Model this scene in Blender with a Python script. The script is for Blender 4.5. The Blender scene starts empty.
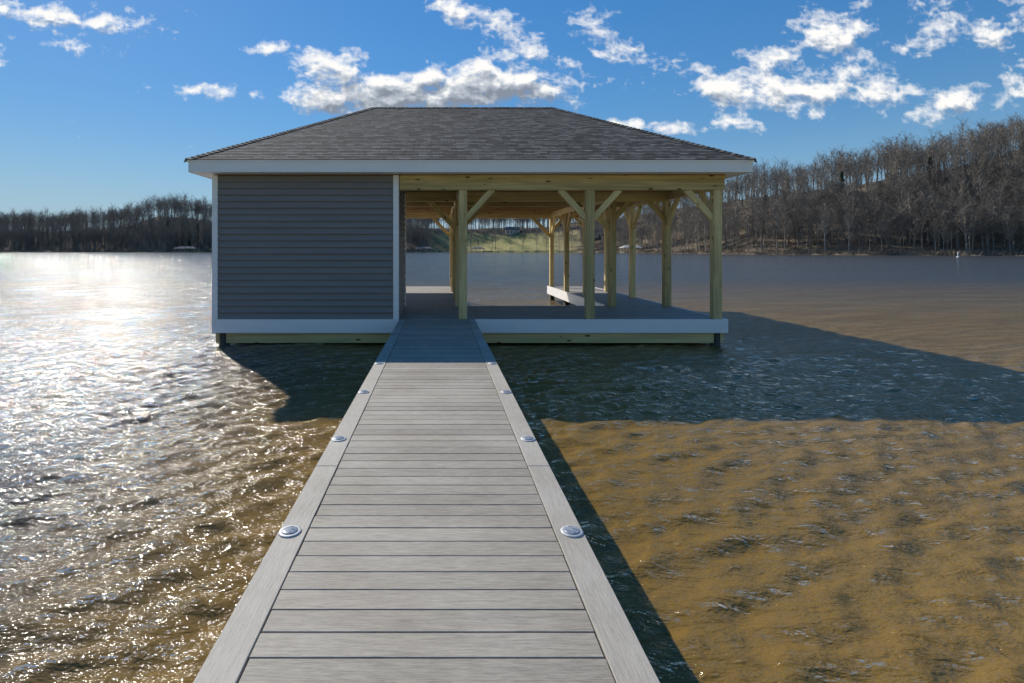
import bpy, math, random
import numpy as np
from mathutils import Vector, Matrix
random.seed(7)
rng=np.random.default_rng(7)
sc=bpy.context.scene
COL=sc.collection
F=520.0; VX=439.0; VY=249.5; CH=1.6
ZW=-0.6
sc.view_settings.view_transform='Standard'
sc.view_settings.look='None'
sc.view_settings.exposure=0
SUN_AZ=math.radians(36); SUN_EL=math.radians(35)

# ---------------------------------------------------------------- helpers
def link(o):
    COL.objects.link(o); return o
def mat_new(name):
    m=bpy.data.materials.new(name); m.use_nodes=True
    nt=m.node_tree; b=nt.nodes.get('Principled BSDF')
    return m,nt,b
def N(nt,t,**kw):
    n=nt.nodes.new(t)
    for k,v in kw.items(): setattr(n,k,v)
    return n
def L(nt,a,b): nt.links.new(a,b)
def math_n(nt,op,a,b=None,c=None,clamp=False):
    n=nt.nodes.new('ShaderNodeMath'); n.operation=op; n.use_clamp=clamp
    for i,v in enumerate((a,b,c)):
        if v is None: continue
        if isinstance(v,(int,float)): n.inputs[i].default_value=v
        else: nt.links.new(v,n.inputs[i])
    return n.outputs[0]
def vmath(nt,op,a,b=None):
    n=nt.nodes.new('ShaderNodeVectorMath'); n.operation=op
    for i,v in enumerate((a,b)):
        if v is None: continue
        if isinstance(v,(tuple,list)): n.inputs[i].default_value=v
        else: nt.links.new(v,n.inputs[i])
    return n.outputs['Value'] if op in('LENGTH','DOT_PRODUCT') else n.outputs[0]
def ramp(nt,fac,stops):
    r=nt.nodes.new('ShaderNodeValToRGB')
    e=r.color_ramp.elements
    while len(e)<len(stops): e.new(0.5)
    for i,(p,c) in enumerate(stops):
        e[i].position=p; e[i].color=(c[0],c[1],c[2],1)
    nt.links.new(fac,r.inputs[0]); return r.outputs[0]
def noise(nt,vec,scale,detail=4,rough=0.55,dist=0.0):
    n=nt.nodes.new('ShaderNodeTexNoise'); n.inputs['Scale'].default_value=scale
    n.inputs['Detail'].default_value=detail; n.inputs['Roughness'].default_value=rough
    n.inputs['Distortion'].default_value=dist
    if vec is not None: nt.links.new(vec,n.inputs['Vector'])
    return n
def mapping(nt,vec,scale=(1,1,1),rot=(0,0,0),loc=(0,0,0)):
    m=nt.nodes.new('ShaderNodeMapping'); m.inputs['Scale'].default_value=scale
    m.inputs['Rotation'].default_value=rot; m.inputs['Location'].default_value=loc
    nt.links.new(vec,m.inputs['Vector']); return m.outputs[0]
def mixc(nt,fac,a,b,mode='MIX'):
    n=nt.nodes.new('ShaderNodeMix'); n.data_type='RGBA'; n.blend_type=mode
    if isinstance(fac,(int,float)): n.inputs[0].default_value=fac
    else: nt.links.new(fac,n.inputs[0])
    for i,v in ((6,a),(7,b)):
        if isinstance(v,tuple): n.inputs[i].default_value=(v[0],v[1],v[2],1)
        else: nt.links.new(v,n.inputs[i])
    return n.outputs[2]
def bump(nt,h,strength,dist,normal=None):
    b=nt.nodes.new('ShaderNodeBump'); b.inputs['Strength'].default_value=strength
    if isinstance(dist,(int,float)): b.inputs['Distance'].default_value=dist
    else: nt.links.new(dist,b.inputs['Distance'])
    nt.links.new(h,b.inputs['Height'])
    if normal is not None: nt.links.new(normal,b.inputs['Normal'])
    return b.outputs[0]

def mesh_obj(name,verts,faces,mat,parent=None,smooth=False):
    me=bpy.data.meshes.new(name); me.from_pydata([tuple(v) for v in verts],[],faces); me.update()
    if mat: me.materials.append(mat)
    if smooth:
        for p in me.polygons: p.use_smooth=True
    o=bpy.data.objects.new(name,me); link(o)
    if parent: set_parent(o,parent)
    return o
def set_parent(o,p):
    o.parent=p; o.matrix_parent_inverse=Matrix.Translation(-Vector(p['base']))
def empty(name,loc,label,cat,group=None):
    e=bpy.data.objects.new(name,None); e.location=loc; e.empty_display_size=0.3
    e['base']=list(loc); e['label']=label; e['category']=cat
    if group: e['group']=group
    return link(e)
def box_vf(x0,x1,y0,y1,z0,z1,V,Fc):
    b=len(V)
    V+= [(x0,y0,z0),(x1,y0,z0),(x1,y1,z0),(x0,y1,z0),(x0,y0,z1),(x1,y0,z1),(x1,y1,z1),(x0,y1,z1)]
    Fc+=[tuple(b+i for i in f) for f in ((0,3,2,1),(4,5,6,7),(0,1,5,4),(1,2,6,5),(2,3,7,6),(3,0,4,7))]
def boxes(name,lst,mat,parent=None,bev=0.0):
    V=[];Fc=[]
    for b in lst: box_vf(*b,V,Fc)
    o=mesh_obj(name,V,Fc,mat,parent)
    if bev: add_bevel(o,bev)
    return o
def add_bevel(o,w,seg=1):
    m=o.modifiers.new('Bevel','BEVEL'); m.width=w; m.segments=seg; m.limit_method='ANGLE'
def member(name,p0,p1,w,h,mat,parent,bev=0.006,up=None):
    p0=Vector(p0);p1=Vector(p1); d=p1-p0; ln=d.length
    V=[];Fc=[]; box_vf(-w/2,w/2,-h/2,h/2,0,ln,V,Fc)
    me=bpy.data.meshes.new(name); me.from_pydata(V,[],Fc); me.update(); me.materials.append(mat)
    o=bpy.data.objects.new(name,me); link(o)
    z=d.normalized()
    upv=Vector((0,1,0)) if abs(z.z)>0.9 else Vector((0,0,1))
    y=(upv-z*upv.dot(z)).normalized(); x=y.cross(z)
    R=Matrix((x,y,z)).transposed().to_4x4()
    o.matrix_world=Matrix.Translation(p0)@R
    if parent: set_parent(o,parent); 
    add_bevel(o,bev)
    return o
def lathe(name,prof,seg,mat,parent=None,loc=(0,0,0)):
    V=[];Fc=[]
    for r,z in prof:
        for k in range(seg):
            a=2*math.pi*k/seg; V.append((r*math.cos(a),r*math.sin(a),z))
    for i in range(len(prof)-1):
        for k in range(seg):
            k2=(k+1)%seg
            Fc.append((i*seg+k,i*seg+k2,(i+1)*seg+k2,(i+1)*seg+k))
    Fc.append(tuple(reversed(range(seg)))); Fc.append(tuple((len(prof)-1)*seg+k for k in range(seg)))
    o=mesh_obj(name,V,Fc,mat,None,True); o.location=loc
    if parent: set_parent(o,parent)
    return o

# ---------------------------------------------------------------- materials
def composite_mat(name,c1,c2,axis):
    m,nt,b=mat_new(name)
    tc=N(nt,'ShaderNodeTexCoord').outputs['Object']
    geo=N(nt,'ShaderNodeNewGeometry').outputs['Random Per Island']
    off=N(nt,'ShaderNodeCombineXYZ'); L(nt,math_n(nt,'MULTIPLY',geo,37.0),off.inputs[0]); L(nt,math_n(nt,'MULTIPLY',geo,11.0),off.inputs[2])
    v=vmath(nt,'ADD',tc,off.outputs[0])
    s=(9,120,120) if axis=='X' else (120,9,120)
    s2=(0.9,26,26) if axis=='X' else (26,0.9,26)
    g=noise(nt,mapping(nt,v,s),1,5,0.8).outputs['Fac']
    g2=noise(nt,mapping(nt,v,s2),1,4,0.6,0.4).outputs['Fac']
    st=noise(nt,tc,1.3,4,0.6).outputs['Fac']
    f=math_n(nt,'ADD',math_n(nt,'MULTIPLY',g,0.9),math_n(nt,'MULTIPLY',g2,0.14))
    f=math_n(nt,'ADD',f,math_n(nt,'MULTIPLY',geo,0.14))
    c=ramp(nt,f,[(0.38,c2),(0.78,c1)])
    dirt=ramp(nt,st,[(0.38,(0.86,0.845,0.82)),(0.62,(1.03,1.03,1.03))])
    c=mixc(nt,1.0,c,dirt,'MULTIPLY')
    L(nt,c,b.inputs['Base Color']); b.inputs['Roughness'].default_value=0.66
    L(nt,bump(nt,g,0.8,0.003),b.inputs['Normal'])
    return m
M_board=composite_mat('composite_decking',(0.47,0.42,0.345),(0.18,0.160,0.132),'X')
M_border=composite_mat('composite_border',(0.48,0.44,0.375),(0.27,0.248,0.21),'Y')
M_deck=composite_mat('composite_deck',(0.40,0.37,0.32),(0.23,0.21,0.18),'X')  # composite with a narrower grey range for boathouse deck, side fascias and docks

def timber_mat(name,c1,c2,knots=True):
    m,nt,b=mat_new(name)
    tc=N(nt,'ShaderNodeTexCoord').outputs['Object']
    rnd=N(nt,'ShaderNodeObjectInfo').outputs['Random']
    off=N(nt,'ShaderNodeCombineXYZ'); L(nt,math_n(nt,'MULTIPLY',rnd,53.0),off.inputs[0]); L(nt,math_n(nt,'MULTIPLY',rnd,31.0),off.inputs[2])
    v=vmath(nt,'ADD',tc,off.outputs[0])
    g=noise(nt,mapping(nt,v,(26,26,0.9)),1,4,0.6,0.8).outputs['Fac']
    g2=noise(nt,mapping(nt,v,(5,5,0.5)),1,3,0.5,0.3).outputs['Fac']
    f=math_n(nt,'ADD',math_n(nt,'MULTIPLY',g,0.5),math_n(nt,'MULTIPLY',g2,0.5))
    f=math_n(nt,'ADD',f,math_n(nt,'MULTIPLY',math_n(nt,'SUBTRACT',rnd,0.5),0.20))
    c=ramp(nt,f,[(0.36,c2),(0.5,tuple((a+bb)/2 for a,bb in zip(c1,c2))),(0.64,c1)])
    if knots:
        vo=N(nt,'ShaderNodeTexVoronoi'); vo.inputs['Scale'].default_value=1
        L(nt,mapping(nt,v,(5.5,5.5,2.2)),vo.inputs['Vector'])
        k=ramp(nt,vo.outputs['Distance'],[(0.08,(0.22,0.14,0.09)),(0.17,(1,1,1))])
        c=mixc(nt,1.0,c,k,'MULTIPLY')
    L(nt,c,b.inputs['Base Color']); b.inputs['Roughness'].default_value=0.75
    L(nt,bump(nt,g,0.4,0.003),b.inputs['Normal'])
    return m
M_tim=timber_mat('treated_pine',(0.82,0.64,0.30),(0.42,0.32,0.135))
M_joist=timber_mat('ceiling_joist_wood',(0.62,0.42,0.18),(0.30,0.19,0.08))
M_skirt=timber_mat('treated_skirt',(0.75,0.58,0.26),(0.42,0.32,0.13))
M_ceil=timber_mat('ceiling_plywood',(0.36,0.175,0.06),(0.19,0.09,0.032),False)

def white_mat(name,c,streak=0.10):
    m,nt,b=mat_new(name)
    tc=N(nt,'ShaderNodeTexCoord').outputs['Object']
    n=noise(nt,mapping(nt,tc,(1.5,1.5,6)),1,5,0.6).outputs['Fac']
    cc=ramp(nt,n,[(0.35,tuple(x*(1-streak) for x in c)),(0.65,c)])
    L(nt,cc,b.inputs['Base Color']); b.inputs['Roughness'].default_value=0.45
    return m
M_white=white_mat('white_vinyl',(0.93,0.90,0.86),0.05)
M_eave=white_mat('white_aluminium_fascia',(0.93,0.90,0.86),0.05)

m,nt,b=mat_new('grey_vinyl_siding'); M_siding=m
tc=N(nt,'ShaderNodeTexCoord').outputs['Object']
n1=noise(nt,mapping(nt,tc,(0.6,0.6,9)),1,4,0.6).outputs['Fac']
n2=noise(nt,mapping(nt,tc,(4,4,160)),1,4,0.7,0.5).outputs['Fac']
c=ramp(nt,n1,[(0.3,(0.200,0.187,0.175)),(0.7,(0.236,0.221,0.207))])
L(nt,c,b.inputs['Base Color']); b.inputs['Roughness'].default_value=0.6
L(nt,bump(nt,n2,0.25,0.002),b.inputs['Normal'])

m,nt,b=mat_new('asphalt_shingle'); M_shing=m
uv=N(nt,'ShaderNodeTexCoord').outputs['UV']
br=N(nt,'ShaderNodeTexBrick'); br.offset=0.37; br.offset_frequency=3; br.squash=1.5; br.squash_frequency=2
br.inputs['Scale'].default_value=1; br.inputs['Brick Width'].default_value=0.20; br.inputs['Row Height'].default_value=0.143
br.inputs['Mortar Size'].default_value=0.007; br.inputs['Color1'].default_value=(0.040,0.038,0.035,1)
br.inputs['Color2'].default_value=(0.215,0.203,0.185,1); br.inputs['Mortar'].default_value=(0.02,0.02,0.02,1); br.inputs['Bias'].default_value=-0.1
L(nt,uv,br.inputs['Vector'])
n1=noise(nt,mapping(nt,uv,(0.8,0.8,1)),1,4,0.6).outputs['Fac']
n2=noise(nt,uv,140,2,0.6).outputs['Fac']
n3=noise(nt,mapping(nt,uv,(5.5,7,1)),1,2,0.6).outputs['Fac']
c=mixc(nt,1.0,br.outputs['Color'],ramp(nt,n1,[(0.3,(0.9,0.9,0.9)),(0.7,(1.08,1.07,1.05))]),'MULTIPLY')
c=mixc(nt,1.0,c,ramp(nt,n2,[(0.3,(0.75,0.75,0.75)),(0.7,(1.25,1.25,1.25))]),'MULTIPLY')
c=mixc(nt,1.0,c,ramp(nt,n3,[(0.35,(0.62,0.62,0.62)),(0.65,(1.22,1.22,1.22))]),'MULTIPLY')
L(nt,c,b.inputs['Base Color']); b.inputs['Roughness'].default_value=0.95
L(nt,bump(nt,br.outputs['Fac'],-0.6,0.008),b.inputs['Normal'])

m,nt,b=mat_new('weathered_piling'); M_pile=m
tc=N(nt,'ShaderNodeTexCoord').outputs['Object']
n1=noise(nt,mapping(nt,tc,(8,8,1)),1,4,0.6).outputs['Fac']
L(nt,ramp(nt,n1,[(0.3,(0.05,0.04,0.025)),(0.7,(0.13,0.10,0.06))]),b.inputs['Base Color']); b.inputs['Roughness'].default_value=0.8

m,nt,b=mat_new('cast_aluminium'); M_alu=m
tc=N(nt,'ShaderNodeTexCoord').outputs['Object']
n1=noise(nt,tc,60,3,0.6).outputs['Fac']
L(nt,ramp(nt,n1,[(0.3,(0.36,0.37,0.38)),(0.7,(0.54,0.55,0.56))]),b.inputs['Base Color'])
b.inputs['Metallic'].default_value=0.4; b.inputs['Roughness'].default_value=0.6
m,nt,b=mat_new('solar_lens'); M_lens=m
tc=N(nt,'ShaderNodeTexCoord').outputs['Object']
ck=N(nt,'ShaderNodeTexVoronoi'); ck.inputs['Scale'].default_value=45; L(nt,tc,ck.inputs['Vector'])
L(nt,ramp(nt,ck.outputs['Distance'],[(0.2,(0.12,0.15,0.19)),(0.6,(0.30,0.33,0.37))]),b.inputs['Base Color']); b.inputs['Roughness'].default_value=0.3

# water: silty body light under a rippled reflecting skin
m,nt,b=mat_new('lake_water'); M_water=m
nt.nodes.remove(b)
tc=N(nt,'ShaderNodeTexCoord').outputs['Object']
big=noise(nt,mapping(nt,tc,(0.12,0.3,1)),1,4,0.6).outputs['Fac']
near_body=ramp(nt,big,[(0.32,(0.188,0.116,0.028)),(0.68,(0.245,0.152,0.040))])
sp=N(nt,'ShaderNodeSeparateXYZ'); L(nt,tc,sp.inputs[0])
wob=math_n(nt,'MULTIPLY',math_n(nt,'SUBTRACT',big,0.5),8.0)
far_f=math_n(nt,'DIVIDE',math_n(nt,'SUBTRACT',math_n(nt,'ADD',sp.outputs[1],wob),8.0),30.0,clamp=True)
left_f=math_n(nt,'DIVIDE',math_n(nt,'SUBTRACT',math_n(nt,'MULTIPLY',sp.outputs[0],-1.0),1.2),3.0,clamp=True)
grey_f=math_n(nt,'MAXIMUM',far_f,math_n(nt,'MULTIPLY',left_f,0.85))
c=mixc(nt,grey_f,near_body,(0.062,0.064,0.064))  # body colour greyed with distance, painted stand-in for grazing reflection; also greyer leftward
gust=noise(nt,mapping(nt,tc,(0.03,0.12,1),rot=(0,0,0.2)),1,5,0.65).outputs['Fac']
gm=math_n(nt,'ADD',0.25,math_n(nt,'MULTIPLY',gust,1.5))
hL=noise(nt,mapping(nt,tc,(0.16,0.42,1),rot=(0,0,0.25)),1,3,0.6,0.2).outputs['Fac']
h0=noise(nt,mapping(nt,tc,(0.8,1.9,1),rot=(0,0,0.4)),1,2,0.5,0.2).outputs['Fac']
h1=noise(nt,mapping(nt,tc,(4.2,9.0,1),rot=(0,0,0.5)),1,3,0.6,0.3).outputs['Fac']
h2=noise(nt,mapping(nt,tc,(13.0,24.0,1),rot=(0,0,0.2)),1,3,0.6,0.2).outputs['Fac']
nb=bump(nt,hL,1.0,0.08)
nb=bump(nt,h0,1.0,0.07,nb)
nb=bump(nt,h1,1.0,math_n(nt,'MULTIPLY',gm,0.075),nb)
nb=bump(nt,h2,1.0,math_n(nt,'MULTIPLY',gm,0.022),nb)
nd=bump(nt,h1,1.0,0.032)
nd=bump(nt,h2,1.0,0.012,nd)
df=N(nt,'ShaderNodeBsdfDiffuse'); L(nt,c,df.inputs['Color']); L(nt,nd,df.inputs['Normal'])
gl=N(nt,'ShaderNodeBsdfGlossy'); gl.inputs['Roughness'].default_value=0.088; gl.inputs['Color'].default_value=(1,1,1,1); L(nt,nb,gl.inputs['Normal'])
fr_=N(nt,'ShaderNodeFresnel'); fr_.inputs['IOR'].default_value=1.36; L(nt,nb,fr_.inputs['Normal'])
mx=N(nt,'ShaderNodeMixShader'); L(nt,fr_.outputs[0],mx.inputs[0]); L(nt,df.outputs[0],mx.inputs[1]); L(nt,gl.outputs[0],mx.inputs[2])
L(nt,mx.outputs[0],nt.nodes['Material Output'].inputs['Surface'])

# ground
m,nt,b=mat_new('leaf_litter_hillside'); M_land=m
tc=N(nt,'ShaderNodeTexCoord').outputs['Object']
n1=noise(nt,tc,0.06,6,0.65).outputs['Fac']; n2=noise(nt,tc,0.9,4,0.6).outputs['Fac']
c=ramp(nt,n1,[(0.3,(0.095,0.072,0.050)),(0.5,(0.16,0.12,0.08)),(0.7,(0.22,0.17,0.11))])
at=N(nt,'ShaderNodeAttribute'); at.attribute_name='grass'
gc=ramp(nt,n1,[(0.32,(0.13,0.15,0.045)),(0.5,(0.30,0.28,0.09)),(0.68,(0.44,0.36,0.15))])
c=mixc(nt,at.outputs['Fac'],c,gc)
c=mixc(nt,1.0,c,ramp(nt,n2,[(0.3,(0.75,0.75,0.75)),(0.7,(1.2,1.2,1.2))]),'MULTIPLY')
L(nt,c,b.inputs['Base Color']); b.inputs['Roughness'].default_value=1.0

def bark_mat(name,c1,c2):
    m,nt,b=mat_new(name)
    rnd=N(nt,'ShaderNodeObjectInfo').outputs['Random']
    tc=N(nt,'ShaderNodeTexCoord').outputs['Object']
    n1=noise(nt,tc,0.6,4,0.6).outputs['Fac']
    f=math_n(nt,'ADD',math_n(nt,'MULTIPLY',n1,0.7),math_n(nt,'MULTIPLY',rnd,0.3))
    L(nt,ramp(nt,f,[(0.3,c1),(0.7,c2)]),b.inputs['Base Color']); b.inputs['Roughness'].default_value=0.9
    return m
M_bark=bark_mat('winter_bark',(0.13,0.11,0.088),(0.34,0.295,0.24))
M_twig=bark_mat('winter_twigs',(0.120,0.100,0.078),(0.26,0.220,0.172))
M_brush=bark_mat('dry_brush',(0.14,0.105,0.07),(0.28,0.22,0.15))
M_pine=bark_mat('pine_needles',(0.02,0.035,0.012),(0.06,0.085,0.03))

# ---------------------------------------------------------------- world
W=bpy.data.worlds.new("World"); sc.world=W; W.use_nodes=True
nt=W.node_tree; bg=nt.nodes['Background']
sky=N(nt,'ShaderNodeTexSky'); sky.sky_type='NISHITA'; sky.sun_disc=False
sky.sun_elevation=SUN_EL; sky.sun_rotation=2*math.pi-SUN_AZ
sky.air_density=1.0; sky.dust_density=0.05; sky.ozone_density=3.0
bw=N(nt,'ShaderNodeRGBToBW'); L(nt,sky.outputs[0],bw.inputs[0])
k=math_n(nt,'DIVIDE',1.25,math_n(nt,'ADD',1.0,math_n(nt,'MULTIPLY',bw.outputs[0],0.22)))
cbk=N(nt,'ShaderNodeCombineColor'); 
for i in range(3): L(nt,k,cbk.inputs[i])
cmp_=mixc(nt,1.0,sky.outputs[0],cbk.outputs[0],'MULTIPLY')
hs=N(nt,'ShaderNodeHueSaturation'); hs.inputs['Saturation'].default_value=1.30; L(nt,cmp_,hs.inputs['Color'])
dv=N(nt,'ShaderNodeTexCoord').outputs['Generated']; sz=N(nt,'ShaderNodeSeparateXYZ'); L(nt,dv,sz.inputs[0])
hf=math_n(nt,'SUBTRACT',1.0,math_n(nt,'MULTIPLY',math_n(nt,'ABSOLUTE',sz.outputs[2]),4.5),clamp=True)
hf=math_n(nt,'MULTIPLY',math_n(nt,'POWER',hf,1.6),0.8)
L(nt,mixc(nt,hf,hs.outputs[0],(1.9,3.15,4.8)),bg.inputs['Color']); bg.inputs['Strength'].default_value=0.15

def lattice(seed,n=256): return np.random.default_rng(seed).random((n,n))
def vnoise(x,y,tab):
    n=tab.shape[0]; xi=np.floor(x).astype(int); yi=np.floor(y).astype(int); fx=x-xi; fy=y-yi
    fx=fx*fx*fx*(fx*(fx*6-15)+10); fy=fy*fy*fy*(fy*(fy*6-15)+10)
    a=tab[yi%n,xi%n]; b_=tab[yi%n,(xi+1)%n]; c=tab[(yi+1)%n,xi%n]; d=tab[(yi+1)%n,(xi+1)%n]
    return (a*(1-fx)+b_*fx)*(1-fy)+(c*(1-fx)+d*fx)*fy
def fbm(x,y,seed,octv=6,gain=0.55,billow=False):
    s=0;a=1;t=0
    for i in range(octv):
        v=vnoise(x*2**i+17.3*i,y*2**i+9.1*i,lattice(seed+i))
        if billow: v=1-np.abs(2*v-1)*1.0
        s=s+a*v; t+=a; a*=gain
    return s/t
blobs=[(40,10,80,13,8,.8),(105,24,38,10,15,.65),(72,47,20,6,10,.5),(260,50,22,8,0,.65),(190,92,15,6,0,.55),(221,95,13,6,0,.5),(260,99,10,5,0,.5),
(345,70,38,17,15,1.1),(325,100,36,13,0,1.3),(385,94,54,18,0,1.6),(430,78,24,12,-10,1.2),(455,94,50,16,0,1.6),(500,84,64,22,5,1.6),(545,92,22,12,0,1.2),(490,60,30,8,0,.8),
(450,8,26,8,25,.5),(478,18,20,9,20,.6),(510,40,44,10,25,.55),(545,58,20,7,20,.45),(600,30,34,8,45,.2),(640,50,22,5,10,.2),
(725,88,38,17,15,1.1),(770,62,30,17,-20,1.1),(795,88,54,17,0,1.2),(832,28,38,20,0,1.1),(860,70,28,13,0,.8),(880,92,36,14,10,1.0),(738,123,26,6,10,.6),(700,70,20,8,0,.5),(800,110,34,6,0,.5),
(950,103,42,13,-8,1.0),(1012,93,24,12,0,.8),(985,33,50,11,12,.55),(1020,15,24,8,0,.45),(925,10,22,6,0,.25),
(630,126,30,5,8,.55),(670,132,18,5,0,.45),(905,45,14,5,0,.25),
(-60,40,60,20,10,.8),(-180,90,80,22,0,.8),(1120,70,70,22,0,.8),(1240,30,90,24,0,.8),(-300,20,70,20,0,.7)]
def cloud_field(px,py):
    wx=(fbm(px/38,py/38,40,4)-.5)*28; wy=(fbm(px/38,py/38,60,4)-.5)*16
    X_=px+wx; Y_=py+wy; acc=np.full(px.shape,-0.6)
    for (cx,cy,hw,hh,rot,wt) in blobs:
        r=math.radians(rot); dx_=X_-cx; dy_=Y_-cy
        a=(dx_*math.cos(r)+dy_*math.sin(r))/(hw*1.2); b_=(-dx_*math.sin(r)+dy_*math.cos(r))/(hh*1.3)
        acc=np.maximum(acc,(1-np.sqrt(a*a+b_*b_))*wt)
    bn=fbm(X_/24,Y_/13,80,7,0.66); bl_=fbm(px/12,py/9,100,6,0.62,True)
    return acc+(bn-0.53)*1.9+(bl_-0.5)*0.7
pxs=np.linspace(-380,1300,1400); pys=np.linspace(-75,175,240)
PX,PY=np.meshgrid(pxs,pys)
D0=cloud_field(PX,PY); D1=cloud_field(PX-4,PY-9)
CY=6000.0
edge=np.clip((PX+380)/60,0,1)*np.clip((1300-PX)/60,0,1)*np.clip((PY+75)/20,0,1)*np.clip((175-PY)/15,0,1)
den=np.clip((D0-0.06)/0.72,0,1)*edge
bank=np.clip(1-np.abs((PX-440)/170)**4,0,1)*np.clip((PY-66)/22,0,1)
shd=np.clip(0.80+(D0-D1)*0.9-np.clip(D0-0.6,0,2)*0.42-bank*0.46,0,1)
V=np.stack([(PX-VX)/F*CY,np.full(PX.shape,CY),(VY-PY)/F*CY+CH],-1).reshape(-1,3)

sl=bpy.data.lights.new('sun','SUN'); sl.energy=5.0; sl.angle=math.radians(0.6); sl.color=(1.0,0.94,0.84)
so=bpy.data.objects.new('sun',sl); link(so)
sd=Vector((-math.sin(SUN_AZ)*math.cos(SUN_EL),math.cos(SUN_AZ)*math.cos(SUN_EL),math.sin(SUN_EL)))
so.rotation_euler=sd.to_track_quat('Z','Y').to_euler(); so.location=sd*50

# ---------------------------------------------------------------- camera
cam=bpy.data.cameras.new('camera'); co=bpy.data.objects.new('camera',cam); link(co); sc.camera=co
co.location=(0,0,CH); co.rotation_euler=(math.radians(90),0,0)
cam.sensor_width=36; cam.lens=F/1024*36; cam.shift_x=(512-VX)/1024; cam.shift_y=-(341.5-VY)/1024
cam.clip_end=12000; cam.clip_start=0.05

def np_mesh(name,V,Fa,mats,smooth=False,midx=None):
    me=bpy.data.meshes.new(name); n=Fa.shape[1]
    me.vertices.add(len(V)); me.vertices.foreach_set('co',V.astype(np.float32).ravel())
    me.loops.add(Fa.size); me.loops.foreach_set('vertex_index',Fa.astype(np.int32).ravel())
    me.polygons.add(len(Fa)); me.polygons.foreach_set('loop_start',np.arange(0,Fa.size,n,dtype=np.int32))
    if smooth: me.polygons.foreach_set('use_smooth',np.ones(len(Fa),dtype=bool))
    if not isinstance(mats,(list,tuple)): mats=[mats]
    for m_ in mats: me.materials.append(m_)
    if midx is not None: me.polygons.foreach_set('material_index',midx.astype(np.int32))
    me.update(calc_edges=True); me.validate()
    return me
def grid_quads(ny,nx):
    idx=np.arange(ny*nx).reshape(ny,nx)
    return np.stack([idx[:-1,:-1],idx[:-1,1:],idx[1:,1:],idx[1:,:-1]],-1).reshape(-1,4)
m,nt,b=mat_new('cloud_vapour'); nt.nodes.remove(b)
ad=N(nt,'ShaderNodeAttribute'); ad.attribute_name='vapour'; as_=N(nt,'ShaderNodeAttribute'); as_.attribute_name='cloudlight'
em=N(nt,'ShaderNodeEmission'); tr=N(nt,'ShaderNodeBsdfTransparent'); mx=N(nt,'ShaderNodeMixShader')
L(nt,ramp(nt,as_.outputs['Fac'],[(0.0,(0.25,0.29,0.36)),(0.5,(0.55,0.60,0.67)),(0.9,(1.0,0.99,0.97))]),em.inputs['Color'])
L(nt,ad.outputs['Fac'],mx.inputs[0]); L(nt,tr.outputs[0],mx.inputs[1]); L(nt,em.outputs[0],mx.inputs[2])
L(nt,mx.outputs[0],nt.nodes['Material Output'].inputs['Surface'])
Q=grid_quads(*PX.shape)
keep=den.reshape(-1)[Q].max(1)>0
Q=Q[keep]
used=np.unique(Q); remap=-np.ones(len(V),int); remap[used]=np.arange(len(used))
me=np_mesh('sky',V[used],remap[Q],m)
for nm,arr in (('vapour',den),('cloudlight',shd)):
    a=me.attributes.new(nm,'FLOAT','POINT'); a.data.foreach_set('value',arr.reshape(-1)[used].astype(np.float32))
me.update()
o=bpy.data.objects.new('sky',me); link(o); o['kind']='structure'; o['label']='scattered white cumulus clouds in a blue sky'; o['category']='sky'

# ---------------------------------------------------------------- water
def growing(a0,a1,s0,rate,lim):
    out=[a0]; s=s0
    while out[-1]<lim:
        if out[-1]>a1: s*=rate
        out.append(out[-1]+s)
    return out
ys=np.array([-3000,-600,-120,-40,-15,-6,-3]+growing(-1.5,9,0.034,1.014,4500))
xp=growing(0,7,0.040,1.022,4500); xs=np.array([-x for x in reversed(xp[1:])]+xp)
X,Y=np.meshgrid(xs,ys)
dx=np.gradient(xs)[None,:]*np.ones_like(X); dy=np.gradient(ys)[:,None]*np.ones_like(X)
Z=np.zeros_like(X); r2=np.random.default_rng(3)
for i in range(100):
    if i<76:
        lam=0.12*(4.2)**(r2.random()**1.0); sl_=0.036
    else:
        lam=0.9*(3.5)**(r2.random()); sl_=0.010
    th=math.radians(-66+r2.normal()*26)
    k=2*math.pi/lam; kx,ky=k*math.cos(th),k*math.sin(th)
    amp=sl_*lam/2/math.pi
    need=np.maximum(np.abs(math.cos(th))*dx,np.abs(math.sin(th))*dy)*3.0
    att=np.clip((lam-need)/(0.5*lam),0,1)
    ph=r2.random()*6.28
    s_=np.sin(kx*X+ky*Y+ph)
    Z+=att*amp*(s_+0.3*(s_*s_-0.5))
V=np.stack([X,Y,Z+ZW],-1).reshape(-1,3)
wo=bpy.data.objects.new('lake_water',np_mesh('lake_water',V,grid_quads(*X.shape),M_water,True)); link(wo)
wo['kind']='structure'; wo['label']='rippled brown lake water with sun glitter'; wo['category']='water'

# ---------------------------------------------------------------- land
cpx=np.array([-2000,-300,0,60,120,160,213,400,470,550,620,700,755,850,950,1024,1300,3500])
csh=np.array([250,350,420,430,420,400,400,430,440,400,340,270,232,205,188,178,160,150.])
ctop=np.array([60,55,38,37,43,54,49,42,40,44,57,75,86,101,124,147,158,150.])
cu=(cpx-VX)/F
def Ds(u): return np.interp(u,cu,csh)
def hill(u): return np.maximum(np.interp(u,cu,ctop)*(Ds(u)+62)/F-17.0,6)
def grassy(u,t):
    return np.clip(1-np.abs(u-0.125)/0.15,0,1)**0.4*np.clip((52-t)/6,0,1)
def terr(x,y):
    u=x/y; t=y-Ds(u)
    s=np.clip(t/75,0,1); s=s*s*(3-2*s)
    bank=np.clip(t/3.0,-1,1)*0.9
    h=ZW+bank+hill(u)*s+np.clip(t-75,0,4000)*0.004
    h+=np.clip(t/30,0,1)*(1.2*np.sin(x*0.05+1)*np.sin(y*0.043)+0.5*np.sin(x*0.17+y*0.11))
    return h
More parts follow.
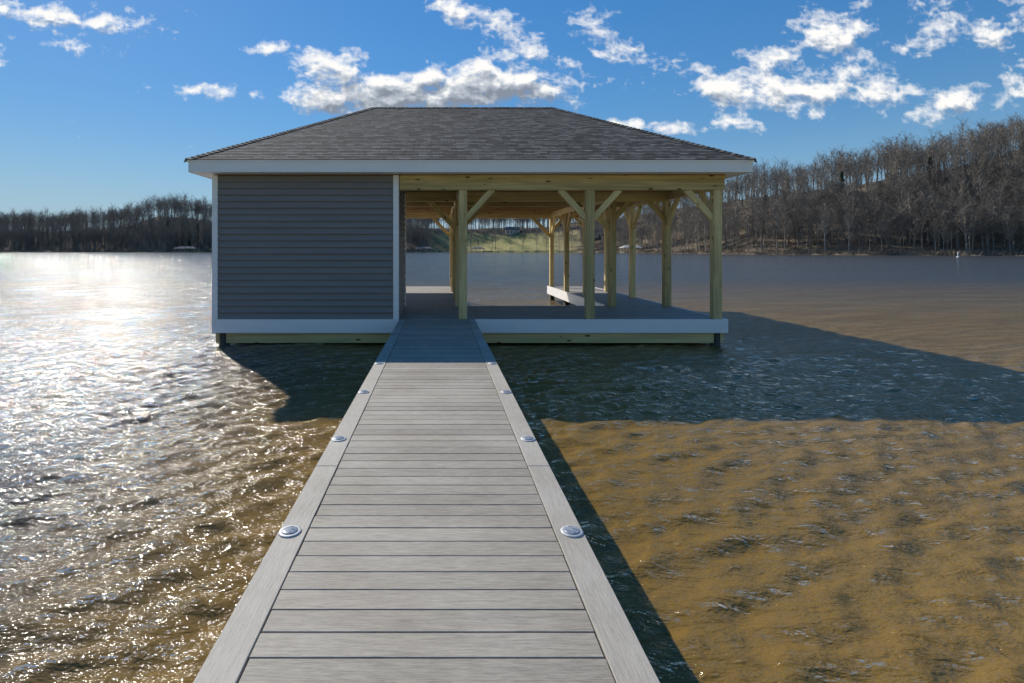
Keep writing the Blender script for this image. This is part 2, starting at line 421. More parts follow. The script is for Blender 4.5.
us=np.concatenate([np.linspace(-4,-1,25)[:-1],np.linspace(-1,1.4,420),np.linspace(1.4,5,25)[1:]])
ts=np.concatenate([np.linspace(-3,8,12),np.linspace(8,100,40)[1:],np.array([130,180,260,400,700,1200,2500,4500.])])
U,T=np.meshgrid(us,ts)
shore_j=1.6*np.sin(U*60)+1.0*np.sin(U*143+1)+0.6*np.sin(U*310)
Yl=Ds(U)+T; Xl=U*Yl
Zl=terr(Xl,Yl+0)+0*U
Zl=np.where(T<12,Zl-0.12*shore_j*np.clip((12-T)/12,0,1),Zl)
V=np.stack([Xl,Yl,Zl],-1).reshape(-1,3)
me=np_mesh('hillside_ground',V,grid_quads(*U.shape),M_land,True)
a=me.attributes.new('grass','FLOAT','POINT'); a.data.foreach_set('value',grassy(U,T).astype(np.float32).ravel())
lo=bpy.data.objects.new('hillside_ground',me); link(lo); lo['kind']='structure'
lo['label']='brown leaf covered hillside rising from the lakeshore'; lo['category']='ground'
gx=np.linspace(-180,180,121); gy=np.array([-2.9,-3.4,-4,-5,-7,-10,-14,-20,-28,-40,-60,-90,-140,-220.])  # unseen bank behind the camera, added to bounce warm fill light forward
GX,GY=np.meshgrid(gx,gy)
d_=-GY-3.2
GZ=np.where(d_<0,-1.0,-0.35+np.clip(d_,0,1.5)*0.2+np.clip(d_-1.5,0,60)*0.20+0.15*np.sin(GX*0.3)*np.clip(d_/6,0,1))
V=np.stack([GX,GY,GZ],-1).reshape(-1,3)
me=np_mesh('fill_bank',V,grid_quads(*GX.shape),M_land,True)
a=me.attributes.new('grass','FLOAT','POINT'); a.data.foreach_set('value',np.ones(len(V),dtype=np.float32))
lo=bpy.data.objects.new('fill_bank',me); link(lo); lo['kind']='structure'; lo['label']='unseen dry tan grass bank added behind the camera for warm fill light'; lo['category']='ground'

# ---------------------------------------------------------------- trees
def gen_tree(rg,H,nb,ns,ntw,tw=0.035,spread=0.36):
    Vt=[];Ft=[];Mi=[]
    def cone(p,q,r0,r1):
        b=len(Vt); d=q-p; d=d/ (np.linalg.norm(d)+1e-9)
        a=np.cross(d,[0.3,0.9,0.2]); a/=np.linalg.norm(a)+1e-9; c=np.cross(d,a)
        for base,r in ((p,r0),(q,r1)):
            for k in range(3):
                an=k*2.094; Vt.append(base+r*(a*math.cos(an)+c*math.sin(an)))
        for k in range(3):
            k2=(k+1)%3; Ft.append((b+k,b+k2,b+3+k2)); Ft.append((b+k,b+3+k2,b+3+k)); Mi.extend((0,0))
    def twig(p,q,w):
        b=len(Vt); d=q-p; a=np.cross(d,rg.normal(size=3)); a/=np.linalg.norm(a)+1e-9
        Vt.extend([p-a*w/2,p+a*w/2,q]); Ft.append((b,b+1,b+2)); Mi.append(1)
    pts=[np.zeros(3)]; n=9; lean=rg.normal(size=2)*0.05
    top=0.80
    for i in range(n):
        pts.append(pts[-1]+np.array([lean[0]+rg.normal()*0.045,lean[1]+rg.normal()*0.045,1.0])*H*top/n)
    R0=H*0.0145*(0.75+0.5*rg.random())
    rad=[R0*(1-0.90*(i/n))+0.012 for i in range(n+1)]; rad[0]*=1.25; pts[0][2]-=1.0
    for i in range(n): cone(pts[i],pts[i+1],rad[i],rad[i+1])
    for k in range(nb):
        f=0.36+0.64*((k+rg.random())/nb); fi=min(f*n,n-0.01); i=min(int(fi),n-1)
        p=pts[i]+(pts[i+1]-pts[i])*(fi-i)
        az=k*2.4+rg.normal()*0.4; el=math.radians(34+22*rg.random()+26*f)
        ln=H*(spread-0.20*f)*(0.75+0.5*rg.random())+0.6
        d=np.array([math.cos(az)*math.cos(el),math.sin(az)*math.cos(el),math.sin(el)])
        r=R0*0.46*(1.15-f)+0.025
        bp=[p]
        for s in range(3):
            d=d+rg.normal(size=3)*0.16+np.array([0,0,0.12]); d/=np.linalg.norm(d)
            bp.append(bp[-1]+d*ln/3*1.1)
        for s in range(3): cone(bp[s],bp[s+1],r*(1-s*0.3),r*(1-(s+1)*0.3)+0.006)
        for q in range(ns):
            g2=(0.25+0.75*(q+rg.random())/ns)*3; s=min(int(g2),2)
            p2=bp[s]+(bp[s+1]-bp[s])*(g2-s)
            d2=d*0.6+rg.normal(size=3)*0.6+np.array([0,0,0.30]); d2/=np.linalg.norm(d2)
            l2=ln*(0.35+0.25*rg.random()); q2=p2+d2*l2
            twig(p2,q2,0.11+0.04*rg.random())
            for w in range(ntw):
                p3=p2+(q2-p2)*(0.15+0.85*rg.random())
                d3=d2*0.6+rg.normal(size=3)*0.55+np.array([0,0,0.2]); d3/=np.linalg.norm(d3)
                twig(p3,p3+d3*l2*(0.35+0.5*rg.random()),tw)
    return np.array(Vt),np.array(Ft),np.array(Mi)
rg=np.random.default_rng(11)
hi=[gen_tree(rg,h,22,6,5,0.05) for h in (20,18,22,17,21,19,16,20)]
lw=[gen_tree(rg,h,14,5,4,0.09) for h in (20,18,21,17,19,16)]
hi_me=[np_mesh('bare_tree',v,f,[M_bark,M_twig],False,mi) for v,f,mi in hi]
cand=[]
tries=0
cell={}
while len(cand)<2650 and tries<80000:
    tries+=1
    rr_=rg.random()
    u=rg.uniform(-0.95,1.3) if rr_<0.66 else (rg.uniform(-0.95,0.0) if rr_<0.90 else rg.uniform(-0.08,0.3))
    t=3+92*rg.random()**1.15
    if -0.40<u<-0.085 and rg.random()<0.9: continue
    y=float(Ds(u))+t
    x=u*y
    if grassy(u,t)>0.2 and rg.random()<0.93: continue
    k=(int(x/3.2),int(y/3.2))
    if k in cell: continue
    cell[k]=1; cand.append((x,y,float(terr(x,y)),u,t))
inview=[c for c in cand if -0.86<c[3]<1.14]
rest=[c for c in cand if not(-0.86<c[3]<1.14)]
inview.sort(key=lambda c:c[1]+c[4]*0.6)
right=inview[:215]
others=inview[215:]
leftc=sorted([c for c in others if c[3]<0.35],key=lambda c:c[4])[:80]
sel=set(id(c) for c in leftc)
stuff=[c for c in others if id(c) not in sel]+rest
for i,c in enumerate(right+leftc):
    o=bpy.data.objects.new('bare_tree',hi_me[i%8]); link(o)
    o.location=(c[0],c[1],c[2]); o.rotation_euler=(0,0,rg.uniform(0,6.28)); s=rg.uniform(0.75,1.12)
    if c[4]<9: s*=rg.uniform(0.6,1.0)
    o.scale=(s,s,s*rg.uniform(0.92,1.08))
    o['category']='tree'; o['group']='bare trees along the wooded lakeshore'
    o['label']='leafless grey-brown deciduous tree on the wooded lakeshore'
VV=[];FF=[];MM=[];base=0
for i,c in enumerate(stuff):
    v,f,mi=lw[i%6]; a=rg.uniform(0,6.28); s=rg.uniform(0.72,1.12); ca,sa=math.cos(a),math.sin(a)
    R=np.array([[ca,-sa,0],[sa,ca,0],[0,0,1]])
    VV.append((v*s)@R.T+np.array([c[0],c[1],c[2]])); FF.append(f+base); MM.append(mi); base+=len(v)
fo=bpy.data.objects.new('woodland',np_mesh('woodland',np.concatenate(VV),np.concatenate(FF),[M_bark,M_twig],False,np.concatenate(MM))); link(fo)
fo['kind']='stuff'; fo['label']='far mass of leafless winter trees covering the hills'; fo['category']='woods'
VV=[];FF=[];base=0
for i in range(3600):
    u=rg.uniform(-0.95,1.3); t=1.0+60*rg.random()**2.2
    if grassy(u,t)>0.3 and t>2.5: continue
    y=float(Ds(u))+t; x=u*y; z=float(terr(x,y)); R=rg.uniform(0.6,1.8)
    n=20
    p=np.stack([x+rg.normal(size=n)*R*0.7,y+rg.normal(size=n)*R*0.7,np.full(n,z-0.2)],-1)
    q=p+np.stack([rg.normal(size=n)*R*0.5,rg.normal(size=n)*R*0.5,rg.uniform(0.4,1.3,n)*R],-1)
    w=np.stack([rg.normal(size=n),rg.normal(size=n),np.zeros(n)],-1)*0.09
    vv=np.stack([p-w,p+w,q],1).reshape(-1,3)
    VV.append(vv); FF.append(np.arange(3*n).reshape(-1,3)+base); base+=3*n
fo=bpy.data.objects.new('underbrush',np_mesh('underbrush',np.concatenate(VV),np.concatenate(FF),M_brush)); link(fo)
fo['kind']='stuff'; fo['label']='dry brown brush lining the shore'; fo['category']='brush'
def gen_pine(rg,H):
    Vt=[];Ft=[]; b=0
    Vt+= [(0.2,0,-1),(-0.1,0.17,-1),(-0.1,-0.17,-1),(0,0,H*0.97)]; Ft+=[(0,1,3),(1,2,3),(2,0,3)]
    for i in range(2600):
        f=rg.random()**0.8; z=H*(0.16+0.84*f); r=(1-f)**0.8*H*0.20*(0.75+0.35*math.sin(z*2.3+rg.normal()*0.2))
        a=rg.uniform(0,6.28); rr=r*math.sqrt(rg.random())*(0.75+0.35*math.sin(a*3+z)); c=np.array([math.cos(a)*rr,math.sin(a)*rr,z-rr*0.18])
        b=len(Vt); s=0.28
        for q in range(3): Vt.append(tuple(c+rg.normal(size=3)*s))
        Ft.append((b,b+1,b+2))
    return np.array(Vt,dtype=float),np.array(Ft)
pm=[np_mesh('pine_tree',*gen_pine(rg,h),M_pine) for h in (17,14,19)]
pines=[(176,12),(183,20),(190,9),(198,24),(205,14),(168,30),(60,40),(110,44),(30,46),(880,40),(930,50),(842,46),(985,55),(765,40),(788,52),(655,40),(415,30),(560,52),(902,60),(1010,48)]
for i,(px,t) in enumerate(pines):
    u=(px-VX)/F; y=float(Ds(u))+t; x=u*y
    o=bpy.data.objects.new('pine_tree',pm[i%3]); link(o); o.location=(x,y,float(terr(x,y))); s=rg.uniform(0.65,0.95)
    o.scale=(s,s,s); o.rotation_euler=(0,0,rg.uniform(0,6))
    o['category']='tree'; o['group']='evergreens among the bare trees'; o['label']='dark green pine tree among bare lakeshore trees'

# ---------------------------------------------------------------- walkway
XL,XR=-0.909,0.817; BW=0.16
YF=11.9
PIT=0.136; BWD=0.1315
wk=empty('walkway_pier',(-0.046,YF,ZW),'long grey composite plank walkway leading to the boathouse','pier')
bl=[];y=-3.4; rb=random.Random(2)
while y<YF-0.15:
    dz=rb.uniform(-0.0010,0.0010); ex=rb.uniform(-0.002,0.002)
    bl.append((XL+BW+0.006+ex,XR-BW-0.006+ex,y,y+BWD,-0.026+dz,dz)); y+=PIT
boxes('decking',bl,M_board,wk,0.0025)
for s,x0 in ((0,XL),(1,XR-BW)):
    segs=[];y=-3.4
    while y<YF-0.05:
        y2=min(y+3.62,YF-0.005); segs.append((x0,x0+BW,y,y2-0.004,-0.026,0.003)); y=y2
    boxes('border_board',segs,M_border,wk,0.003)
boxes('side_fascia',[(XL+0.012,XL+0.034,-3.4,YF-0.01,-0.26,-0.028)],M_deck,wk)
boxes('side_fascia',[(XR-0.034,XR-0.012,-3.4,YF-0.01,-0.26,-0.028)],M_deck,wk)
for x in (-0.85,-0.45,-0.05,0.35,0.74):
    member('stringer',(x,-3.4,-0.145),(x,YF-0.06,-0.145),0.05,0.22,M_pile,wk)
for y in np.arange(-1.4,11,2.88):
    for x in (-0.68,0.59):
        lathe('piling',[(0.1,-2.2),(0.1,-0.28)],14,M_pile,wk,(x,y,0))
    member('cross_beam',(XL+0.06,y,-0.33),(XR-0.06,y,-0.33),0.09,0.14,M_pile,wk)

ydl=[1.5,2.94,4.38,5.82,7.28,8.72,10.16,11.6]
first=None
for yy_ in ydl:
    for x in (-0.842,0.752):
        e=empty('deck_light',(x,yy_,0.003),'round silver solar deck light on the walkway border','light','round deck lights along the walkway')
        if first is None:
            ring=lathe('housing',[(0.064,0.0),(0.064,0.003),(0.060,0.007),(0.050,0.009),(0.046,0.0085)],32,M_alu,None)
            lens=lathe('lens',[(0.0455,0.006),(0.0455,0.010),(0.040,0.013),(0.028,0.015),(0.012,0.016),(0.001,0.0162)],32,M_lens,None)
            first=(ring,lens); ch=first
        else:
            ch=[]
            for o in first:
                o2=o.copy(); COL.objects.link(o2); ch.append(o2)
        for o in ch:
            o.parent=e; o.location=(0,0,0); o.matrix_parent_inverse=Matrix.Identity(4)

# ---------------------------------------------------------------- boathouse
BX0,BX1=-5.17,6.59; YB=22.55
bh=empty('boathouse',(0.7,YF,ZW),'boathouse with grey vinyl store room, open timber slip, hipped shingle roof','boathouse')
SY=14.75; SX0,SX1=0.72,4.72
def boards(x0,x1,y0,y1):
    out=[];y=y0;r=random.Random(int(x0*10+y0))
    while y<y1-0.02:
        ye=min(y+BWD,y1); x=x0
        while x<x1-0.01:
            xe=min(x+ (4.9 if x>x0 else r.uniform(1.5,4.9)),x1)
            out.append((x,xe-0.003,y,ye,-0.026,r.uniform(-0.001,0.001))); x=xe
        y+=PIT
    return out
bl=boards(BX0+0.02,BX1-0.02,YF+0.03,SY)+boards(BX0+0.02,SX0,SY+0.01,YB)+boards(SX1,BX1-0.02,SY+0.01,YB)
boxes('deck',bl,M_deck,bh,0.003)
fz0,fz1=-0.31,0.004
boxes('deck_fascia',[(BX0-0.02,XL-0.01,YF-0.02,YF+0.02,fz0,fz1)],M_white,bh,0.004)
boxes('deck_fascia',[(XR+0.01,BX1+0.02,YF-0.02,YF+0.02,fz0,fz1)],M_white,bh,0.004)
boxes('deck_fascia',[(BX1-0.015,BX1+0.02,YF+0.025,YB,fz0,fz1)],M_white,bh,0.004)
boxes('deck_fascia',[(BX0-0.02,BX0+0.015,YF+0.025,YB,fz0,fz1)],M_white,bh,0.004)
boxes('slip_fascia',[(SX1-0.03,SX1+0.003,SY+0.03,YB,fz0,0.03)],M_white,bh,0.004)
boxes('slip_fascia',[(SX0-0.003,SX0+0.03,SY+0.03,YB,fz0,0.03)],M_white,bh,0.004)
boxes('slip_fascia',[(SX0+0.035,SX1-0.035,SY,SY+0.03,fz0,0.004)],M_white,bh,0.004)
member('skirt_beam',(BX0+0.04,YF+0.08,-0.425),(XL+0.3,YF+0.08,-0.425),0.05,0.25,M_skirt,bh)
member('skirt_beam',(XR-0.3,YF+0.08,-0.425),(BX1-0.04,YF+0.08,-0.425),0.05,0.25,M_skirt,bh)
member('skirt_beam',(BX1-0.06,YF+0.12,-0.40),(BX1-0.06,YB-0.1,-0.40),0.05,0.22,M_skirt,bh)
member('skirt_beam',(BX0+0.06,YF+0.12,-0.40),(BX0+0.06,YB-0.1,-0.40),0.05,0.22,M_skirt,bh)
member('skirt_beam',(SX0+0.1,SY-0.05,-0.45),(SX1-0.1,SY-0.05,-0.45),0.05,0.32,M_pile,bh)
boxes('deck_framing',[(BX0+0.1,BX1-0.1,YF+0.12,SY-0.09,-0.28,-0.03)],M_pile,bh)
boxes('deck_framing',[(BX0+0.1,SX0-0.03,SY-0.01,YB-0.1,-0.28,-0.03)],M_pile,bh)
boxes('deck_framing',[(SX1+0.03,BX1-0.1,SY-0.01,YB-0.1,-0.28,-0.03)],M_pile,bh)
rows=[12.02+2.6*j for j in range(5)]
for j,yr in enumerate(rows):
    for x in (BX0+0.2,-2.9,-0.7,0.5,3.48,4.9,BX1-0.2):
        if x==3.48 and j>0: continue
        lathe('piling',[(0.12,-2.5),(0.115,-0.29)],14,M_pile,bh,(x,yr+(0.02 if x in (BX0+0.2,BX1-0.2) and j==0 else 0.16),0))
RX0,RX1,RY0,RY1=BX0+0.03,-0.97,YF+0.03,14.5; RZ1=3.30
def siding_wall(p0,p1,nrm,name='siding_wall'):
    V=[];Fc=[]; ex=0.15; z=0.0; p0=Vector(p0);p1=Vector(p1);n=Vector(nrm)
    while z<RZ1-0.01:
        z2=min(z+ex,RZ1)
        prof=[(0.0,z),(0.034,z),(0.040,z+0.010),(0.036,z+0.022),(0.000,z2)]
        b=len(V)
        for o_,zz in prof:
            zz=min(zz,z2)
            for p in (p0,p1):
                V.append((p.x+n.x*o_,p.y+n.y*o_,zz))
        for i in range(len(prof)-1): Fc.append((b+2*i,b+2*i+1,b+2*i+3,b+2*i+2))
        z=z2
    return V,Fc
V=[];Fc=[]
for a,b_,n in (((RX0,RY0),(RX1,RY0),(0,-1)),((RX1,RY0),(RX1,RY1),(1,0)),((RX1,RY1),(RX0,RY1),(0,1)),((RX0,RY1),(RX0,RY0),(-1,0))):
    v,f=siding_wall((a[0],a[1],0),(b_[0],b_[1],0),(n[0],n[1],0)); o_=len(V); V+=v; Fc+=[tuple(i+o_ for i in q) for q in f]
wall=mesh_obj('siding_wall',V,Fc,M_siding,bh)
def corner(x,y,sx,sy):
    w=0.125;t=0.048
    xa,xb=sorted((x+sx*t,x-sx*(w-t))); ya,yb=sorted((y+sy*t,y+sy*0.001))
    xc,xd=sorted((x+sx*t,x+sx*0.001)); yc,yd=sorted((y,y-sy*(w-t)))
    boxes('corner_trim',[(xa,xb,ya,yb,0.006,RZ1),(xc,xd,yc,yd,0.006,RZ1)],M_white,bh,0.003)
for x,y,sx,sy in ((RX0,RY0,-1,-1),(RX1,RY0,1,-1),(RX0,RY1,-1,1),(RX1,RY1,1,1)): corner(x,y,sx,sy)
PZ=2.965; pw=0.19
postpos=[]
for j,yr in enumerate(rows):
    for x in (0.55,4.86,6.40):
        if x==4.86 and j==0: continue
        postpos.append((x,yr,j))
postpos.append((3.48,rows[0],0))
for j in (2,3,4): postpos.append((-5.0,rows[j],j))
for x,yr,j in postpos: 
    w=pw if j<2 else 0.17
    member('post',(x,yr,0.002),(x,yr,PZ),w,w,M_tim,bh,0.008)
hB=0.33; zc=2.97+hB/2
member('beam',(-0.91,rows[0]-0.05,zc),(6.56,rows[0]-0.05,zc),0.07,hB,M_tim,bh)
member('beam',(-0.91,rows[0]+0.07,zc-0.004),(6.50,rows[0]+0.07,zc-0.004),0.06,hB-0.01,M_tim,bh)
member('frieze_board',(-0.91,rows[0]-0.096,3.262),(6.57,rows[0]-0.096,3.262),0.02,0.085,M_tim,bh,0.003)
for j,x0 in ((1,-0.9),(2,-5.08),(4,-5.08)):
    hh_=hB+0.02 if j in(1,4) else hB-0.04
    member('beam',(x0,rows[j],3.30-hh_/2),(6.48,rows[j],3.30-hh_/2),0.14,hh_,M_tim,bh)
for x,j0 in ((0.55,0),(4.86,1),(6.40,0),(-5.0,1)):
    member('beam',(x,rows[j0]+(0.12 if j0==0 else 0.3),zc),(x,rows[4]-0.08,zc),0.14,hB-0.03,M_tim,bh)
def brace(x,y,dx,dy,s=0.66):
    member('brace',(x+dx*0.07,y+dy*0.07,2.97-s),(x+dx*(s+0.03),y+dy*(s+0.03),2.985),0.09,0.135,M_tim,bh)
brace(0.55,rows[0],1,0); brace(3.48,rows[0],1,0); brace(3.48,rows[0],-1,0); brace(6.40,rows[0],-1,0)
for x,yr,j in postpos:
    if x in (0.55,6.40,4.86,-5.0):
        if j<4: brace(x,yr,0,1)
        if j>0 and not(x==4.86 and j==1): brace(x,yr,0,-1)
    if j in (1,4):
        if x==0.55: brace(x,yr,1,0,0.8); brace(x,yr,-1,0,0.8)
        if x==4.86: brace(x,yr,-1,0,0.8); brace(x,yr,1,0,0.5)
        if x==6.40: brace(x,yr,-1,0,0.5)
for k in range(18):
    y=YF+0.45+k*0.6
    if min(abs(y-r) for r in rows)<0.14: continue
    x0=-0.9 if y<14.6 else -5.1
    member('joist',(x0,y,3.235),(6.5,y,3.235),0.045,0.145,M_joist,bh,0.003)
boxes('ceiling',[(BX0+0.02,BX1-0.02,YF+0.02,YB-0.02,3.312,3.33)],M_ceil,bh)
# roof
EX0,EX1,EY0,EY1=-5.56,6.96,11.53,22.92; EZ=3.585; RZ=6.28; RY=17.2; RXa,RXb=-2.18,3.74
def slope_mesh(A,B,C,D,V,Fc,UV):
    A,B,C,D=map(Vector,(A,B,C,D))
    e=(B-A).normalized(); up=((D-A)-e*((D-A).dot(e))); sl=up.length; un=up.normalized(); n=e.cross(un)
    nc=int(sl/0.143)+1
    for i in range(nc):
        t0=i/nc; t1=(i+1)/nc
        a=A.lerp(D,t0); b=B.lerp(C,t0); c=B.lerp(C,t1); d=A.lerp(D,t1)
        k=len(V)
        pts=[a,b,b+n*0.010,a+n*0.010,c+n*0.003,d+n*0.003]
        V+= [tuple(p) for p in pts]
        Fc.append((k,k+1,k+2,k+3)); Fc.append((k+3,k+2,k+4,k+5))
        def uvp(p): return ((p-A).dot(e),(p-A).dot(un)/sl*nc*0.143)
        UV+= [uvp(pts[q]) for q in (0,1,2,3)]+[uvp(pts[q]) for q in (3,2,4,5)]
V=[];Fc=[];UV=[]
c1=(EX0-0.03,EY0-0.03,EZ);c2=(EX1+0.03,EY0-0.03,EZ);c3=(EX1+0.03,EY1+0.03,EZ);c4=(EX0-0.03,EY1+0.03,EZ);ra=(RXa,RY,RZ);rb_=(RXb,RY,RZ)
slope_mesh(c1,c2,rb_,ra,V,Fc,UV); slope_mesh(c2,c3,rb_,rb_,V,Fc,UV); slope_mesh(c3,c4,ra,rb_,V,Fc,UV); slope_mesh(c4,c1,ra,ra,V,Fc,UV)
roof=mesh_obj('roof',V,Fc,M_shing,bh)
ul=roof.data.uv_layers.new(name='UVMap')
for i,u_ in enumerate(UV): ul.data[i].uv=u_
def cap_line(P,Qp,s1,s2):
    P=Vector(P);Qp=Vector(Qp); d=Qp-P; ln=d.length; d.normalize(); n=int(ln/0.143); V=[];Fc=[]
    lat=[]
    for s in (s1,s2):
        s=Vector(s); s=(s-d*s.dot(d)).normalized(); lat.append(s)
    up=-(lat[0]+lat[1]).normalized()
    if up.z<0: up=-up
    for i in range(n):
        a=P+d*(i*ln/n); b_=P+d*((i+1.15)*ln/n); k=len(V)
        for p,h in ((a,0.035),(b_,0.020)):
            V+= [tuple(p+lat[0]*0.14+up*(h-0.008)),tuple(p+up*(h+0.004)),tuple(p+lat[1]*0.14+up*(h-0.008))]
        V+= [tuple(Vector(V[k])-up*0.02),tuple(Vector(V[k+1])-up*0.02),tuple(Vector(V[k+2])-up*0.02)]
        Fc+=[(k,k+1,k+4,k+3),(k+1,k+2,k+5,k+4),(k+6,k+7,k+1,k),(k+7,k+8,k+2,k+1)]
    return V,Fc
CV=[];CF=[]
fr=Vector((0,EY0-RY,EZ-RZ)).normalized(); bk=Vector((0,EY1-RY,EZ-RZ)).normalized()
lf=Vector((EX0-RXa,0,EZ-RZ)).normalized(); rt=Vector((EX1-RXb,0,EZ-RZ)).normalized()
for P_,Q_,s1,s2 in ((c1,ra,fr,lf),(c2,rb_,fr,rt),(c3,rb_,bk,rt),(c4,ra,bk,lf),(rb_,ra,fr,bk)):
    v,f=cap_line(P_,Q_,s1,s2); o_=len(CV); CV+=v; CF+=[tuple(i+o_ for i in q) for q in f]
cap=mesh_obj('ridge_cap',CV,CF,M_shing,None); ul=cap.data.uv_layers.new(name='UVMap')
rr=random.Random(5)
for p in cap.data.polygons:
    if p.index%4==0: ou,ov=rr.uniform(0,90),rr.uniform(0,90)
    for q,li in enumerate(p.loop_indices): ul.data[li].uv=(ou+0.02*q,ov)
cap.parent=roof; cap.matrix_parent_inverse=Matrix.Identity(4)
def child_of(o,p):
    o.parent=p; o.matrix_parent_inverse=Matrix.Identity(4)
e1=3.315
for bx in ((EX0,EX1,EY0,EY0+0.02,e1,3.565),(EX0,EX1,EY1-0.02,EY1,e1,3.565),(EX0,EX0+0.02,EY0+0.022,EY1-0.022,e1,3.565),(EX1-0.02,EX1,EY0+0.022,EY1-0.022,e1,3.565)):
    o=boxes('fascia',[bx],M_eave,None,0.003); child_of(o,roof)
z0,z1=3.566,3.584
for bx in ((EX0-0.02,EX1+0.02,EY0-0.02,EY0+0.01,z0-0.03,z1),(EX0-0.02,EX1+0.02,EY1-0.01,EY1+0.02,z0-0.03,z1),(EX0-0.02,EX0+0.01,EY0+0.012,EY1-0.012,z0-0.03,z1),(EX1-0.01,EX1+0.02,EY0+0.012,EY1-0.012,z0-0.03,z1)):
    o=boxes('drip_edge',[bx],M_eave,None,0.002); child_of(o,roof)
for bx in ((EX0+0.022,EX1-0.022,EY0+0.022,YF+0.015,3.322,3.335),(EX0+0.022,EX1-0.022,YB-0.015,EY1-0.022,3.322,3.335),(EX0+0.022,BX0+0.015,YF+0.018,YB-0.018,3.322,3.335),(BX1-0.015,EX1-0.022,YF+0.018,YB-0.018,3.322,3.335)):
    o=boxes('soffit',[bx],M_eave,None); child_of(o,roof)

# ---------------------------------------------------------------- distant docks and houses
m,nt,b=mat_new('weathered_grey_roof'); M_mroof=m
tc=N(nt,'ShaderNodeTexCoord').outputs['Object']
L(nt,ramp(nt,noise(nt,tc,0.8,3).outputs['Fac'],[(0.3,(0.10,0.10,0.105)),(0.7,(0.17,0.17,0.17))]),b.inputs['Base Color']); b.inputs['Roughness'].default_value=0.95
m,nt,b=mat_new('painted_house_wall'); M_hwall=m
tc=N(nt,'ShaderNodeTexCoord').outputs['Object']
L(nt,ramp(nt,noise(nt,tc,0.8,3).outputs['Fac'],[(0.3,(0.42,0.38,0.32)),(0.7,(0.52,0.48,0.42))]),b.inputs['Base Color'])
m,nt,b=mat_new('dark_window_glass'); M_glass=m
tc=N(nt,'ShaderNodeTexCoord').outputs['Object']
L(nt,ramp(nt,noise(nt,tc,0.8,3).outputs['Fac'],[(0.3,(0.03,0.035,0.04)),(0.7,(0.06,0.07,0.08))]),b.inputs['Base Color']); b.inputs['Roughness'].default_value=0.1
def far_dock(px,w,off,roofmat,h=3.0,label='distant covered boat dock near the far shore'):
    u=(px-VX)/F; y=float(Ds(u))-off; x=u*y
    e=empty('boat_dock',(x,y,ZW),label,'dock','covered docks on the far shore')
    boxes('deck',[(x-w/2,x+w/2,y-3,y+3,ZW+0.35,ZW+0.6)],M_deck,e)
    boxes('gangway',[(x-0.7,x+0.7,y+3.01,y+off+3,ZW+0.4,ZW+0.6)],M_deck,e)
    n=4
    for i in range(n):
        for yy in (-2.8,2.8):
            member('post',(x-w/2+0.2+(w-0.4)*i/(n-1),y+yy,ZW-0.5),(x-w/2+0.2+(w-0.4)*i/(n-1),y+yy,ZW+h),0.22,0.22,M_tim,e)
    z=ZW+h
    V=[(x-w/2-.5,y-3.5,z),(x+w/2+.5,y-3.5,z),(x+w/2+.5,y+3.5,z),(x-w/2-.5,y+3.5,z),(x-w/2+2.4,y,z+1.5),(x+w/2-2.4,y,z+1.5),
       (x-w/2-.5,y-3.5,z-.3),(x+w/2+.5,y-3.5,z-.3),(x+w/2+.5,y+3.5,z-.3),(x-w/2-.5,y+3.5,z-.3)]
    mesh_obj('roof',V,[(0,1,5,4),(1,2,5),(2,3,4,5),(3,0,4),(6,7,1,0),(7,8,2,1),(8,9,3,2),(9,6,0,3),(9,8,7,6)],roofmat,e)
far_dock(186,15,10,M_mroof)
far_dock(424,13,12,M_mroof)
far_dock(631,11,14,M_hwall,3.4,'distant boat dock with a pale canopy near shore')
far_dock(478,10,8,M_mroof)
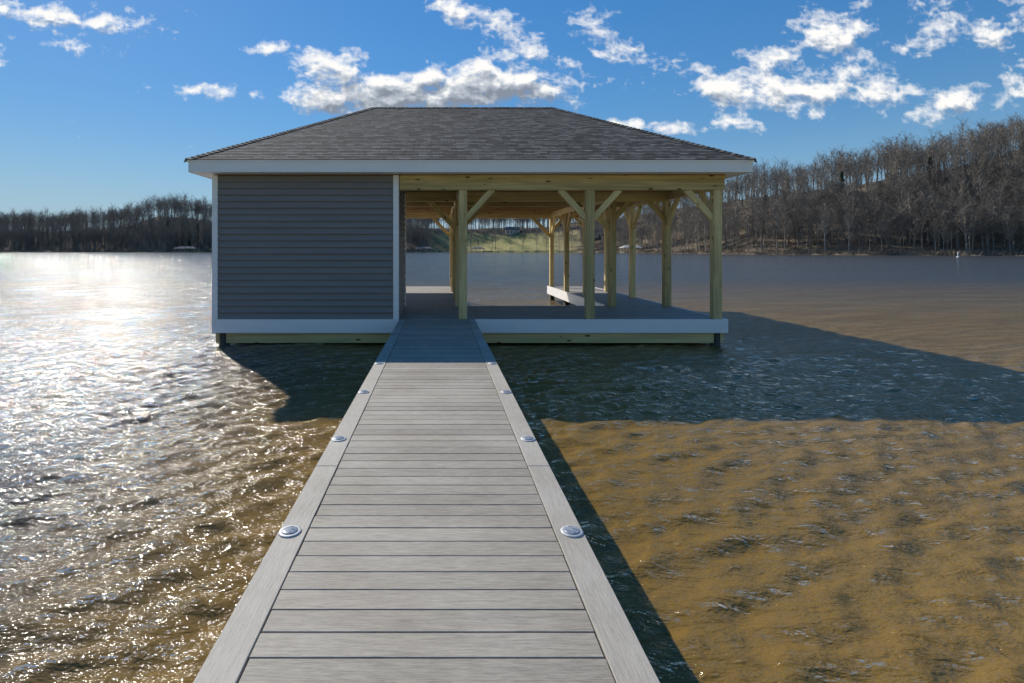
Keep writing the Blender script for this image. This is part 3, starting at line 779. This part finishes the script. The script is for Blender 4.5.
def house(px,t,w,wm,label):
    u=(px-VX)/F; y=float(Ds(u))+t; x=u*y; z=float(terr(x,y))-0.6; h=4.6; d=8
    e=empty('lake_house',(x,y,z),label,'house','houses on the far grassy bank')
    a,b_=x-w/2,x+w/2
    V=[(a,y,z),(b_,y,z),(b_,y+d,z),(a,y+d,z),(a,y,z+h),(b_,y,z+h),(b_,y+d,z+h),(a,y+d,z+h),(a,y+d/2,z+h+2.6),(b_,y+d/2,z+h+2.6)]
    mesh_obj('wall',V,[(0,1,5,4),(1,2,6,9,5),(2,3,7,6),(3,0,4,8,7)],wm,e)
    V=[(a-.5,y-.6,z+h-.3),(b_+.5,y-.6,z+h-.3),(b_+.5,y+d/2,z+h+2.75),(a-.5,y+d/2,z+h+2.75),(a-.5,y+d+.6,z+h-.3),(b_+.5,y+d+.6,z+h-.3)]
    V+=[(p[0],p[1],p[2]-0.2) for p in V]
    mesh_obj('roof',V,[(0,1,2,3),(3,2,5,4),(6,7,1,0),(4,5,11,10),(0,3,9,6),(3,4,10,9),(1,7,8,2),(2,8,11,5)],M_mroof,e)
    for k in (0.15,0.38,0.78):
        xx=a+w*k; boxes('window',[(xx-0.7,xx+0.7,y-0.05,y-0.004,z+1.6,z+3.2)],M_glass,e)
    xx=a+w*0.58; boxes('door',[(xx-0.6,xx+0.6,y-0.06,y-0.004,z+0.6,z+2.9)],M_glass,e)
    boxes('chimney',[(b_-2,b_-1.1,y+d/2-0.4,y+d/2+0.5,z+h+1.5,z+h+3.9)],M_hwall,e)
house(513,50,12,M_hwall,'tan gabled lake house above the grassy bank')
house(598,34,11,M_white,'white gabled lake house among bare trees')
u=(958-VX)/F; y=150.0; x=u*y
e=empty('marker_buoy',(x,y,ZW),'small white pole buoy floating on the lake','buoy')
lathe('float_collar',[(0.05,-0.15),(0.32,-0.1),(0.34,0.12),(0.1,0.2)],16,M_white,e,(x,y,ZW))
lathe('pole',[(0.13,0.15),(0.13,1.4),(0.10,1.5),(0.01,1.53)],12,M_white,e,(x,y,ZW))
for o in list(COL.objects):
    if o.type=='EMPTY' and 'base' in o: del o['base']
print('trees',len(cand),len(stuff))
